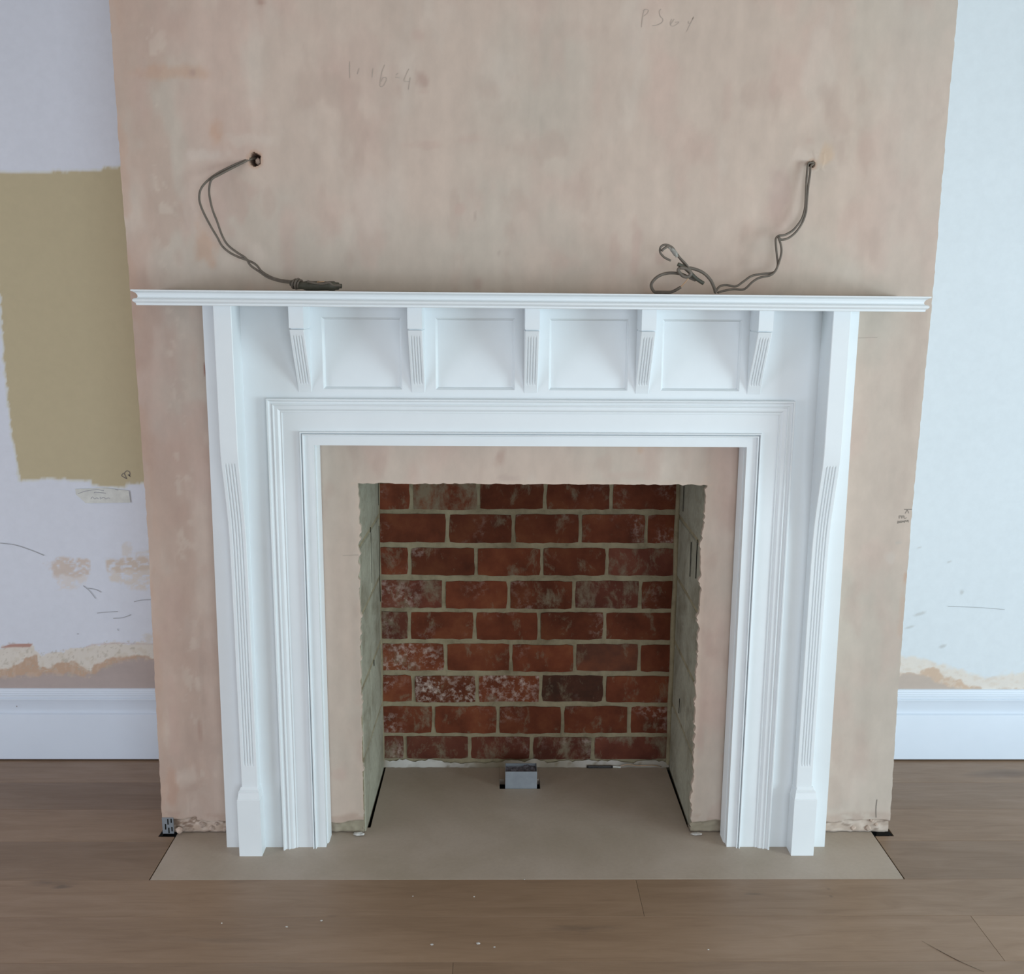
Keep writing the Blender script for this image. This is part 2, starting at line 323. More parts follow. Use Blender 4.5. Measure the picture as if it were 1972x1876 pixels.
W0 = np.array((.755, .80, .88))
Pk = np.array((.525, .375, .315)); Pbase = np.array((.580, .468, .390)); Pgrey = np.array((.525, .458, .385)); Porange = np.array((.53, .335, .235))
P2 = lambda pts, Y=YB: [(at(px, py, Y=Y)[0], at(px, py, Y=Y)[2]) for px, py in pts]
olive = P2([(-330, 335), (0, 333), (80, 333), (105, 331), (190, 329), (200, 322), (234, 321), (300, 321), (300, 931), (275, 931), (243, 931), (241, 939), (205, 936), (180, 934), (176, 926), (100, 921), (40, 926), (28, 870), (20, 810), (8, 690), (3, 610), (-3, 540), (-330, 540)])
def left_wall_col(x, z):
    c = np.tile(W0, (len(x), 1)); c *= (1-.05*fbm(x*3, z*3, 5))[:, None]
    jx = x+(fbm(x*60, z*60, 3)-.5)*.018; jz = z+(fbm(x*70, z*30, 9)-.5)*.010
    d = polysd(jx, jz, olive)
    c = blend(c, sm(.008, .001, d)*.6, (.68, .68, .55)); c = blend(c, sm(.001, -.003, d), (.545, .475, .31))
    # bare band over the skirting: cream filler fringe with pink plaster below
    prof_top = np.interp(x, *zip(*[(p[0], p[1]) for p in sorted(P2([(-300, 1250), (-60, 1255), (0, 1250), (18, 1242), (62, 1241), (66, 1248), (80, 1262), (150, 1252), (178, 1241), (225, 1238), (297, 1240), (330, 1240)]))]))
    prof_mid = np.interp(x, *zip(*[(p[0], p[1]) for p in sorted(P2([(-300, 1290), (0, 1290), (45, 1275), (52, 1262), (72, 1262), (76, 1290), (100, 1284), (110, 1275), (145, 1276), (175, 1293), (180, 1280), (205, 1270), (245, 1264), (297, 1266)]))]))
    prof_low = np.interp(x, *zip(*[(p[0], p[1]) for p in sorted(P2([(-300, 1310), (0, 1305), (60, 1300), (120, 1296), (170, 1302), (200, 1285), (240, 1270), (297, 1268)]))]))
    j = (fbm(x*45, z*45, 21)-.5)*.030; zz = z+j
    c = blend(c, sm(prof_top+.004, prof_top-.002, zz), (.74, .70, .63))
    c = blend(c, sm(prof_mid+.004, prof_mid-.004, zz), (.56, .40, .29))
    c = blend(c, sm(prof_low+.006, prof_low-.008, zz), (.47, .40, .375)); hi = (z > prof_low-.01) & (z < prof_top+.01)
    q = fbm(x*60, z*60, 33, 5); c = blend(c, sm(.52, .70, q)*.55*hi*(z > prof_mid-.01), (.66, .60, .50)); c = blend(c, sm(.66, .74, fbm(x*120, z*120, 34, 3))*.6*hi, (.50, .46, .38)); c = blend(c, sm(.50, .66, fbm(x*90, z*45, 35, 5))*.4*hi*(z < prof_mid), (.64, .52, .42))
    c = blend(c, sm(.0045, .0015, np.abs(z-prof_top+.001))*(x > P2([(165, 1240)])[0][0])*.5, (.60, .49, .46)); c *= (1+.10*(fbm(x*10, z*50, 36)-.5)*(z < prof_low))[:, None]
    red = polysd(x, z, P2([(3, 1247), (20, 1241), (62, 1240), (58, 1246), (25, 1246)])); c = blend(c, sm(.003, -.001, red), (.50, .30, .25))
    n = fbm(x*55, z*28, 31)
    for poly, cc in (([(92, 1085), (110, 1074), (155, 1074), (178, 1082), (172, 1108), (150, 1112), (105, 1108)], (.68, .58, .50)),
                     ([(208, 1078), (240, 1073), (290, 1076), (292, 1100), (255, 1104), (210, 1100)], (.68, .58, .48)),
                     ([(210, 1100), (292, 1100), (292, 1134), (250, 1130), (212, 1118)], (.75, .70, .64)),
                     ([(238, 1050), (252, 1050), (254, 1075), (238, 1075)], (.74, .72, .70)), ([(262, 1062), (296, 1060), (296, 1072), (262, 1070)], (.73, .71, .68)),
                     ([(112, 1110), (168, 1110), (150, 1135), (120, 1135)], (.77, .74, .72)),
                     ([(279, 1224), (297, 1223), (297, 1240), (279, 1240)], (.72, .70, .66))):
        d = polysd(x+(n-.5)*.05, z+(fbm(x*40, z*60, 8)-.5)*.03, P2(poly)); c = blend(c, sm(.010, -.006, d)*sm(.22, .55, fbm(x*70, z*120, 77, 5))*.9, np.array(cc)*.97)
    return c
def right_wall_col(x, z):
    c = np.tile(W0*np.array((.96, .99, .955)), (len(x), 1)); c *= (1-.04*fbm(x*3, z*3, 15))[:, None]
    top = np.interp(x, *zip(*[(p[0], p[1]) for p in sorted(P2([(1700, 1262), (1735, 1264), (1775, 1268), (1810, 1280), (1850, 1294), (1890, 1306), (1935, 1300), (1972, 1296), (2300, 1300)]))]))
    mid = np.interp(x, *zip(*[(p[0], p[1]) for p in sorted(P2([(1700, 1296), (1770, 1298), (1775, 1288), (1805, 1286), (1815, 1300), (1850, 1312), (1880, 1326), (1910, 1330), (2300, 1335)]))]))
    low = np.interp(x, *zip(*[(p[0], p[1]) for p in sorted(P2([(1700, 1298), (1780, 1300), (1812, 1312), (1840, 1329), (2300, 1340)]))]))
    zz = z+(fbm(x*45, z*45, 51)-.5)*.034
    c = blend(c, sm(top+.012, top-.006, zz)*.85, (.76, .70, .63)); c = blend(c, sm(mid+.004, mid-.006, zz), (.62, .47, .36)); c = blend(c, sm(.5, .7, fbm(x*60, z*90, 54, 5))*.6*(z < top), (.70, .62, .54)); c = blend(c, sm(low+.006, low-.008, zz), (.52, .44, .385))
    for (px, py, rx, rz) in ((1772, 1182, 12, 4), (1752, 1208, 11, 3), (1815, 1245, 8, 4), (1770, 1055, 5, 2), (1828, 1082, 5, 2), (1852, 1140, 5, 6)):
        p = at(px, py, Y=YB); d = np.hypot((x-p[0])/(rx*.0018), (z-p[2]-(x-p[0])*.3)/(rz*.0018)); c = blend(c, sm(1.2, .3, d+fbm(x*90, z*90, 3)*.8-.4)*.55, (.46, .47, .46))
    return c
flat = lambda x, z: np.full(len(x), YB)
def flat_l(x, z): return YB-.0012*fbm(x*4, z*4, 2)-.001*sm(.4, .36, z)
wl = gridmesh('wall_alcove_left', edges((XL, -1.95, .25), (-1.95, -1.10, .0042)), edges((0, .25, .05), (.25, .80, .0038), (.80, 2.45, .0075), (2.45, ZC, .1)), flat_l, left_wall_col, M_wall)
tag(wl, kind='structure')
wr = gridmesh('wall_alcove_right', edges((1.10, 1.95, .0042), (1.95, XR, .25)), edges((0, .25, .05), (.25, .80, .0038), (.80, 2.45, .012), (2.45, ZC, .1)), flat, right_wall_col, M_wall)
tag(wr, kind='structure')
# remaining walls, with the door and window openings the daylight comes through
def wall_with_hole(name, axis, pos, a0, a1, h, hole, th):
    vs = []; fs = []
    def q(u0, u1, z0, z1):
        n = len(vs)
        for t in (0, th):
            for u, z in ((u0, z0), (u1, z0), (u1, z1), (u0, z1)): vs.append((u, pos+t, z) if axis == 'y' else (pos+t, u, z))
        for f in ((0, 1, 2, 3), (4, 7, 6, 5), (0, 4, 5, 1), (1, 5, 6, 2), (2, 6, 7, 3), (3, 7, 4, 0)): fs.append(tuple(n+i for i in f))
    u0, u1, z0, z1 = hole
    q(a0, u0, 0, h); q(u1, a1, 0, h); q(u0, u1, z1, h)
    if z0 > 0: q(u0, u1, 0, z0)
    return tag(fixnormals(mesh(name, vs, fs, M_roomwall)), kind='structure')
wall_with_hole('wall_rear', 'y', YR, XL, XR, ZC, (.1, 2.5, .05, 2.05), -.12)
wall_with_hole('wall_right', 'x', XR, YR, YB, ZC, (-3.4, -1.4, .2, 1.8), .12)
wall_with_hole('wall_left', 'x', XL, YR, YB, ZC, (-3.1, -1.3, .2, 1.8), -.12)
tag(box('ceiling', XL-.1, XR+.1, YR-.1, YB+.1, ZC, ZC+.1, M_ceil), kind='structure')

# ------------------------------------------------------------------ chimney breast
OL, OR_, OT = -.491, .498, 1.086
HL, HR = at(489, 306, Y=0), at(1569, 317, Y=0)
bowL = lambda z: np.interp(z, [0, .43, .92, 1.35, 1.6, 1.9, 2.36], [-.005, 0, .007, .005, .002, -.003, -.005])
bowR = lambda z: np.interp(z, [0, .15, .45, 1.0, 1.2, 1.6, 2.1, 2.38], [.0068, .003, -.003, -.0065, -.0037, .001, 0, .003])
def bx_warp(x, z):
    e = np.where(x < 0, bowL(z), bowR(z))*np.clip(np.abs(x)/1.102, 0, 1)**10
    # ragged arris and the jagged cut edge of the opening
    rag = (fbm(x*0+3, z*60, 40)-.5)*.004*(np.abs(x) > 1.095)
    jl = np.where((np.abs(x-OL) < 1e-4) & (z < OT+.001), (fbm(z*62, z*0+1, 41, 5)-.5)*.013+(vn(z*130, z*0, 6) > .78)*.004-.002+np.interp(z, [0, .5, 1.086], [-.008, -.004, .002]), 0)
    jr = np.where((np.abs(x-OR_) < 1e-4) & (z < OT+.001), (fbm(z*58, z*0+5, 43, 5)-.5)*.014-(vn(z*120, z*0, 8) > .76)*.004+np.interp(z, [0, .5, .95, 1.086], [.002, -.002, -.003, .004]), 0)
    return e+rag+jl+jr
def bz_warp(x, z): return np.where((np.abs(z-OT) < 1e-4) & (x > OL-.001) & (x < OR_+.001), (fbm(x*60, x*0+2, 44, 5)-.5)*.007, 0)
def ragline(x):     # where the skim has broken away at the foot
    return .040+.022*(fbm(x*14, x*0, 60)-.3)+.012*(x < -1.0)
def breast_y(x, z):
    y = (fbm(x*2.2, z*1.6, 70)-.5)*.004
    m = sm(ragline(x), ragline(x)-.006, z)*(np.abs(x) > .46); y = y+m*(.006+.010*fbm(x*70, z*70, 71))
    for h, rr in ((HL, .0165), (HR, .008)):
        hx = h[0]+(.003 if rr > .01 else -.007); hz = h[2]+(-.001 if rr > .01 else 0); d = np.hypot(x-hx, (z-hz)*.92)+(fbm(x*160, z*160, 72)-.5)*.008
        y = y+.045*sm(rr, rr-.004, d)
    p = at(1577, 312, Y=0); d = np.maximum(np.abs(x-p[0])/.016, np.abs(z-p[2])/.024); y = y-.0015*sm(1.1, .8, d+(fbm(x*90, z*90, 3)-.5)*.7)
    return y
strk = lambda x, z, s: fbm(x*22, z*5, s)
def breast_col(x, z):
    n1 = fbm(x*2.6, z*1.9, 80); n2 = fbm(x*9, z*5, 81, 5); n3 = fbm(x*24, z*9, 82, 4)
    c = np.tile(Pbase, (len(x), 1)); c = blend(c, sm(.42, .66, n1)*.8, Pgrey); c = blend(c, sm(.52, .75, n2)*.45, Pk*1.08)
    # vertical trowel strokes
    s = fbm(x*30, z*2.2, 83); c *= (1+.055*(s-.5)*2)[:, None]; c *= (1+.05*(n3-.5)*2)[:, None]; c = blend(c, sm(.60, .74, fbm(x*8, z*3.2, 99, 5))*.45, (.635, .545, .465)); c = blend(c, sm(.62, .76, fbm(x*14+9, z*7, 98, 5))*.35, (.47, .345, .285))
    # left flank and arris are redder and scuffed
    l = sm(-.70, -1.09, x)*sm(.40, .62, fbm(x*12, z*6, 84)+.10*sm(-.95, -1.1, x)); c = blend(c, l*.6, (.50, .355, .285))
    e = sm(-1.055, -1.10, x)*sm(.42, .56, fbm(x*30, z*9, 85)); c = blend(c, e*.6, (.53, .37, .285))
    c = blend(c, sm(-1.04, -1.0, x)*sm(-.93, -.99, x)*sm(.60, .70, fbm(x*40, z*30, 86))*.5, (.64, .55, .46))
    lf = sm(.60, .2, z)*sm(-.88, -.95, x)*sm(.45, .6, fbm(x*20, z*9, 96)); c = blend(c, lf*.5, (.47, .36, .30))
    # blotches, pixel centre, half sizes (px), strength, colour
    for px, py, rx, ry, st, cc in ((545, 60, 10, 60, .10, Pk), (330, 140, 70, 14, .4, Porange), (415, 255, 25, 22, .45, Porange), (440, 380, 45, 60, .38, Pk), (395, 470, 22, 50, .4, Porange), (480, 270, 60, 12, .35, (.62, .53, .45)),
        (400, 300, 40, 14, .4, (.62, .53, .46)), (812, 148, 16, 16, .55, (.47, .335, .28)), (806, 68, 14, 12, .35, Pk), (815, 176, 14, 5, .3, Pk), (820, 280, 40, 8, .3, Pk), (905, 268, 30, 10, .25, Pk), (885, 402, 12, 14, .4, Pk),
        (915, 415, 3, 10, .5, (.42, .32, .27)), (500, 4, 12, 7, .6, (.44, .29, .23)), (372, 140, 6, 5, .5, (.46, .33, .27)), (960, 487, 3, 7, .5, (.42, .33, .28)), (920, 550, 10, 14, .4, (.44, .32, .27)),
        (1490, 160, 8, 40, .35, Pk), (1400, 190, 12, 40, .25, Pk), (1500, 360, 26, 50, .45, (.50, .37, .32)), (1590, 300, 14, 22, .85, (.58, .44, .33)), (1545, 300, 26, 16, .45, (.62, .52, .44)), (1560, 270, 10, 8, .3, Pk), (1225, 480, 12, 60, .4, Pk),
        (1185, 480, 10, 50, .3, Pk), (1270, 500, 10, 14, .4, Pk), (1044, 240, 3, 26, .4, (.44, .38, .32)), (1490, 475, 50, 20, .2, Pgrey), (965, 885, 12, 18, .5, (.47, .33, .27)), (975, 920, 30, 6, .35, (.46, .35, .30)), (1235, 868, 8, 8, .35, Porange),
        (1200, 915, 60, 8, .2, Pk), (1365, 1235, 26, 34, .35, Pk), (1350, 1400, 10, 90, .35, Pk), (1395, 1455, 10, 8, .35, Pk), (650, 1490, 16, 14, .3, Pk), (390, 1310, 8, 120, .35, (.46, .35, .29)), (385, 1400, 7, 26, .7, (.44, .31, .25)),
        (330, 1170, 26, 60, .3, Pk), (335, 1400, 14, 90, .35, Pk), (395, 713, 4, 14, .8, (.32, .16, .13)), (1750, 1110, 8, 12, .6, Porange), (1740, 1180, 8, 60, .3, Porange), (1718, 1075, 12, 14, .3, (.62, .56, .50)), (320, 1230, 12, 12, .4, Pk),
        (1730, 1045, 8, 5, .4, (.45, .42, .38)), (335, 1520, 14, 60, .6, (.50, .34, .26)), (360, 1500, 20, 30, .5, (.62, .52, .44)), (1100, 60, 60, 16, .15, Pk), (700, 130, 60, 70, .2, Pk), (310, 40, 40, 70, .25, Pk), (270, 180, 25, 60, .35, Pk)):
        p = at(px, py, Y=0); k = .00145
        d = np.hypot((x-p[0])/(rx*k), (z-p[2])/(ry*k))+(fbm(x*38, z*26, int(px))-.5)*1.5
        c = blend(c, sm(1.2, .4, d)*min(1, st*1.35), cc)
    # chased-in vertical run to the left cable, slightly paler
    p = at(500, 150, Y=0); c = blend(c, sm(.020, .010, np.abs(x-p[0]+.01))*sm(1.98, 2.05, z)*.22, (.62, .54, .46))
    # bottom: broken skim, raw browning
    m = sm(ragline(x)+.004, ragline(x)-.004, z)*(np.abs(x) > .46)
    g = fbm(x*60, z*60, 90); low = blend(np.tile(np.array((.50, .39, .31)), (len(x), 1)), sm(.35, .65, g), (.60, .50, .42)); low = blend(low, sm(.62, .72, fbm(x*45, z*90, 91)), (.28, .20, .15))
    low = blend(low, sm(.66, .55, np.abs(x)), (.34, .30, .22)); c = c*(1-m[:, None])+low*m[:, None]
    q = sm(.020, .005, np.abs(z-ragline(x)-.012))*(np.abs(x) > .46)*sm(.45, .6, fbm(x*30, z*40, 93)); c = blend(c, q*.45, (.40, .27, .21))
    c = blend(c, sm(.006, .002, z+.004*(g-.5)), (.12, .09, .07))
    # cable holes
    for h, rr in ((HL, .0165), (HR, .008)):
        hx = h[0]+(.003 if rr > .01 else -.007); hz = h[2]+(-.001 if rr > .01 else 0); d = np.hypot(x-hx, (z-hz)*.92)+(fbm(x*160, z*160, 72)-.5)*.008
        c = blend(c, sm(rr+.010, rr+.001, d)*.6, (.50, .32, .22)); c = blend(c, sm(rr, rr-.004, d), (.10, .055, .035))
    # raw bright plaster on the cut edge
    ed = np.minimum(np.where(z < OT+.02, np.minimum(np.abs(x-OL), np.abs(x-OR_)), 9), np.where((x > OL-.02) & (x < OR_+.02), np.abs(z-OT), 9))
    c = blend(c, sm(.014, .002, ed+.006*g)*.45*(z > .07), (.64, .50, .40))
    # right flank slightly greyer
    c = blend(c, sm(.86, 1.0, x)*.25, (.54, .49, .44)); return c
xs = edges((-1.102, HL[0]-.03, .0065), (HL[0]-.03, HL[0]+.03, .0024), (HL[0]+.03, OL, .0065), (OL, OR_, .0065), (OR_, HR[0]-.03, .0065), (HR[0]-.03, HR[0]+.03, .0024), (HR[0]+.03, 1.102, .0065))
zs = edges((0.0015, .08, .0035), (.08, OT, .0065), (OT, HL[2]-.03, .0065), (HL[2]-.03, HL[2]+.03, .0024), (HL[2]+.03, 2.45, .008), (2.45, ZC, .1))
breast = gridmesh('wall_chimney_breast', xs, zs, breast_y, breast_col, M_plaster, skip=lambda cx, cz: (cx > OL) & (cx < OR_) & (cz < OT), xw=bx_warp, zw=bz_warp)
tag(breast, kind='structure')
# give the skim its thickness round the opening and close the flanks
bm = bmesh.new(); bm.from_mesh(breast.data); colL = bm.verts.layers.float_color['Col']
be = [e for e in bm.edges if e.is_boundary]
r = bmesh.ops.extrude_edge_only(bm, edges=be)
for v in r['geom']:
    if isinstance(v, bmesh.types.BMVert):
        co = v.co
        if abs(abs(co.x)-1.102) < .02: co.y = YB
        elif co.z > 2.7: pass
        elif co.z < .01: co.y = .05
        else: co.y = .018; v[colL] = (.44, .36, .28, 1)
bmesh.ops.recalc_face_normals(bm, faces=bm.faces); bm.to_mesh(breast.data); bm.free()
breast.data.set_sharp_from_angle(angle=math.radians(50))

# writing and scuffs on the plaster (flat pencil strokes lying on the surface)
def strokes(name, lines, wd, mat, parent, Y, off=.0012, lab=None):
    vs = []; fs = []
    for ln in lines:
        p3 = [at(px, py, Y=Y-off) for px, py in ln]
        if len(p3) > 2: p3 = catmull(p3, 3)
        n = len(vs)
        for k, p in enumerate(p3):
            t = np.array(p3[min(k+1, len(p3)-1)])-np.array(p3[max(k-1, 0)]); t /= np.linalg.norm(t)+1e-9
            s = np.array([-t[2], 0, t[0]])*wd/2; yy = Y-off
            if Y < .01: yy = float(breast_y(np.array([p[0]]), np.array([p[2]]))[0])-off*.5
            for q in (np.array(p)-s, np.array(p)+s): vs.append((q[0], yy, q[2]))
        for k in range(len(p3)-1): fs.append((n+2*k, n+2*k+1, n+2*k+3, n+2*k+2))
    o = mesh(name, vs, fs, mat, parent)
    if lab: o['label'] = lab
    return o
def sub(pts, ox, oy, s): return [(ox+a*s, oy+b*s) for a, b in pts]
z2 = lambda L: [sub(l, 1700, 960, .04057) for l in L]
strokes('pencil_datum', z2([[(1020, 525), (1390, 525)], [(1170, 530), (1120, 640), (1075, 720)], [(1170, 530), (1200, 600), (1240, 710)],
    [(795, 960), (790, 830), (900, 825)], [(795, 885), (870, 875)], [(915, 960), (915, 840), (1020, 830)], [(915, 890), (1000, 885)], [(1030, 840), (1020, 930), (1060, 955), (1140, 915)],
    [(700, 1100), (750, 1080), (745, 1130), (695, 1180), (770, 1165)], [(800, 1090), (800, 1150), (850, 1150), (850, 1080), (800, 1090)], [(885, 1080), (880, 1140), (930, 1140), (930, 1080), (885, 1080)],
    [(975, 1060), (965, 1110), (1020, 1110)], [(1010, 1060), (1020, 1160)], [(1075, 1040), (1040, 1150)], [(1100, 1060), (1130, 1065), (1125, 1130)], [(1090, 1100), (1135, 1095)], [(1215, 1080), (1180, 1090), (1180, 1045), (1215, 1045), (1215, 1150)]]),
    .0017, M_pencil, breast, 0, lab='handwritten level mark with small dark letters and figures')
z3 = lambda L: [sub(l, 1200, 0, .0913) for l in L]
strokes('pencil_note', z3([[(455, 190), (420, 300), (400, 450), (388, 570)], [(420, 230), (480, 195), (540, 220), (500, 290), (430, 340)], [(800, 190), (765, 240), (785, 340), (840, 400), (820, 470), (720, 525), (620, 540)],
    [(1080, 400), (1015, 500), (1010, 520)], [(1030, 400), (1000, 480), (1010, 540), (1090, 540), (1180, 460), (1100, 470)], [(1380, 440), (1385, 490), (1430, 480), (1490, 350), (1420, 500), (1340, 665)]]), .0016, M_fpencil, breast, 0, lab='faint pencil figures')
z4 = lambda L: [sub(l, 640, 80, .11156) for l in L]
strokes('pencil_note', z4([[(300, 340), (295, 460), (300, 630)], [(460, 460), (430, 560)], [(700, 460), (685, 620)], [(905, 400), (850, 540), (820, 760), (880, 760), (935, 640), (880, 620), (840, 690)], [(1135, 545), (1100, 575)], [(1085, 615), (1165, 628)],
    [(1320, 470), (1260, 600), (1240, 680), (1330, 690)], [(1345, 620), (1310, 830)]]), .0016, M_fpencil, breast, 0, lab='faint pencil figures')
strokes('scratch', [[(1653, 651), (1690, 650)], [(660, 1070), (690, 1069)]], .0016, M_fpencil, breast, 0)
strokes('crack', [[(1689, 1540), (1687, 1560), (1688, 1582)]], .003, M_pencil, breast, 0)
strokes('pencil_note', [[(239, 912), (244, 907), (250, 910), (249, 916), (246, 914)], [(238, 911), (234, 916), (240, 920), (244, 922), (239, 912)], [(248, 914), (251, 919)]], .003, M_pencil, wl, YB, lab='small pencil loop drawn on the olive paint')
strokes('scratch', [[(0, 1046), (30, 1050), (60, 1060), (85, 1070)]], .0024, M_wallmark, wl, YB, .003)
strokes('scratch', [[(258, 1159), (272, 1156), (290, 1155)], [(187, 1181), (205, 1179), (227, 1178)], [(218, 1191), (235, 1190), (252, 1184)], [(160, 1128), (172, 1138), (184, 1153)], [(170, 1133), (185, 1136), (195, 1141)], [(148, 1221), (152, 1221)], [(226, 1211), (228, 1215)]], .0022, M_wallmark, wl, YB, .003)
strokes('scratch', [[(1826, 1168), (1880, 1170), (1935, 1174)]], .0014, M_wallmark, wr, YB, .003)
# masking tape label with illegible writing
tp = P2([(145, 942), (200, 940), (248, 945), (251, 968), (165, 969), (146, 952)], YB-.004)
tl = empty('masking_tape', (tp[0][0], YB-.004, tp[4][1]), 'pale torn masking tape label stuck on the wall under the olive paint patch', 'tape')
vs = [(a, y, b) for y in (YB-.0042, YB-.0030) for a, b in tp]; n = 6
mesh('tape_strip', vs, [tuple(range(n)), tuple(range(n, 2*n))[::-1]]+[(i, (i+1) % n, n+(i+1) % n, n+i) for i in range(n)], M_label, tl)
strokes('handwriting', [[(150, 951), (165, 946), (185, 943), (200, 945)], [(175, 961), (178, 957), (182, 961), (186, 959), (190, 961)], [(193, 957), (193, 962)], [(195, 960), (200, 958), (204, 961), (208, 959), (212, 960)], [(181, 950), (184, 948), (204, 950)], [(222, 943), (228, 944)]], .0024, M_wallmark, tl, YB, .0046)
# galvanised corner bead showing at the left foot, crumbs of plaster
cb = []
bx0 = -1.108
pl = prism('corner_bead', [(bx0+.002, -.003), (bx0+.036, -.003), (bx0+.036, 0), (bx0+.005, .0), (bx0+.005, .05), (bx0+.002, .05)], .004, .056, M_galv, breast)
for u, z0, z1 in ((.010, .018, .036), (.018, .034, .052), (.0195, .006, .024), (.028, .040, .053), (.029, .012, .026)):
    box('bead_slot', bx0+u, bx0+u+.0035, -.0036, -.0028, z0, z1, M_dark, breast)
def chunk(name, x, y, z, s, mat, parent, seed):
    rg = random.Random(seed); bmm = bmesh.new(); bmesh.ops.create_icosphere(bmm, subdivisions=1, radius=1)
    vs = [(x+v.co.x*s[0]*rg.uniform(.75, 1.1), y+v.co.y*s[1]*rg.uniform(.8, 1.1), max(.001, z+v.co.z*s[2]*rg.uniform(.75, 1.1))) for v in bmm.verts]
    fs = [[v.index for v in f.verts] for f in bmm.faces]; bmm.free(); return mesh(name, vs, fs, mat, parent)
chunk('plaster_lump', -1.055, -.004, .017, (.014, .010, .014), M_chunk, breast, 1)
for i, (x, z, s) in enumerate(((-.990, .026, .013), (-.962, .016, .012), (-.945, .030, .008), (-1.025, .012, .008), (-.920, .014, .010), (1.0, .014, .010), (1.055, .040, .009), (1.045, .014, .012), (1.07, .026, .008))):
    chunk('plaster_lump', x, .010, z, (s, .006, s*.8), M_chunk, breast, 10+i)
chunk('filler_smear', -.512, -.008, .006, (.022, .010, .005), M_dust, breast, 30); chunk('filler_smear', .515, -.006, .004, (.022, .009, .003), M_dust, breast, 31)
vs = [(1.064, -.012, .0012), (1.115, -.012, .0012), (1.112, .01, .0012), (1.082, .03, .0012)]
mesh('floor_gap', vs, [(0, 1, 2, 3)], M_dark, breast)
mesh('floor_gap', [(-1.116, -.012, .0012), (-1.105, -.012, .0012), (-1.1045, .02, .0012), (-1.112, .02, .0012)], [(0, 1, 2, 3)], M_dark, breast)
mesh('floor_gap', [(-1.116, -.0135, .0012), (-1.066, -.0135, .0012), (-1.066, -.0115, .0012), (-1.116, -.0115, .0012)], [(0, 1, 2, 3)], M_dark, breast)

# ------------------------------------------------------------------ firebox
FBY = .462
fb = tag(box('wall_fireback', -.56, .57, FBY, FBY+.04, -.02, 1.25, M_mortar, origin=(0, FBY, 0)), kind='structure')
rows = [(.912, 1.003, [-.382, -.159, .062, .282], 'nsnnn'), (.798, .897, [-.263, -.042, .181, .402], 'nnnnn'), (.686, .782, [-.390, -.167, .054, .273], 'nnnnd'), (.570, .668, [-.276, -.057, .163, .388], 'dnndn'),
        (.459, .557, [-.394, -.172, .047, .270], 'dnnnn'), (.345, .443, [-.271, -.048, .171, .392], 'bnnkn'), (.233, .330, [-.383, -.164, .055, .275], 'nbbkn'), (.118, .218, [-.314, -.091, .133, .363], 'nnnnn'), (.022, .106, [-.414, -.190, .026, .240], 'ddddd')]
BM = dict(n=M_brick, b=M_brick_bloom, k=M_brick_dark, s=M_brick_smear, d=M_brick_dirty)
def brick(x0, x1, z0, z1, mat, seed):
    rg = np.random.default_rng(seed); nx, nz = max(3, int((x1-x0)/.022)), 4
    px = np.linspace(x0, x1, nx+1); pz = np.linspace(z0, z1, nz+1); vs = []; idx = {}
    proud = .0045+rg.uniform(-.0015, .0025); tilt = rg.uniform(-.004, .004)
    dz0 = rg.uniform(-.002, .002)
    for j in range(nz+1):
        for i in range(nx+1):
            ex = i in (0, nx); ez = j in (0, nz); jx = rg.uniform(-.0018, .0018); jz = rg.uniform(-.0018, .0018)
            x = px[i]+(jx if ex else 0)+(.0018*(1 if i == 0 else -1) if ex and ez else 0); z = pz[j]+(jz if ez else 0)+(.0018*(1 if j == 0 else -1) if ex and ez else 0)+dz0
            y = FBY-proud-tilt*(i/nx-.5)+(.002 if (ex or ez) else rg.uniform(-.0012, .0012)); idx[i, j] = len(vs); vs.append((x, y, z))
    fs = [(idx[i, j], idx[i+1, j], idx[i+1, j+1], idx[i, j+1]) for i in range(nx) for j in range(nz)]
    ring = [(i, 0) for i in range(nx)]+[(nx, j) for j in range(nz)]+[(i, nz) for i in range(nx, 0, -1)]+[(0, j) for j in range(nz, 0, -1)]
    n0 = len(vs)
    for (i, j) in ring: v = vs[idx[i, j]]; vs.append((v[0], FBY+.002, v[2]))
    for k in range(len(ring)): fs.append((idx[ring[k]], n0+k, n0+(k+1) % len(ring), idx[ring[(k+1) % len(ring)]]))
    o = mesh('brick', vs, fs, mat, None, at_origin=((x0+x1)/2, FBY, (z0+z1)/2)); fixnormals(o, 45)
    o.parent = fb; o.location = ((x0+x1)/2, 0, (z0+z1)/2); return o
for k, (z0, z1, js, kinds) in enumerate(rows):
    xx = [-.500]+js+[.512]
    for i in range(5):
        a = xx[i]+(.0058 if i else 0); b = xx[i+1]-(.0058 if i < 4 else 0); brick(a, b, z0+.001, z1-.001, BM[kinds[i]], k*7+i)
brick(-.50, -.28, 1.026, 1.12, M_brick, 900); brick(-.265, -.05, 1.026, 1.12, M_brick, 901); brick(-.035, .17, 1.026, 1.12, M_brick, 902); brick(.185, .40, 1.026, 1.12, M_brick, 903); brick(.415, .512, 1.026, 1.12, M_brick, 904)
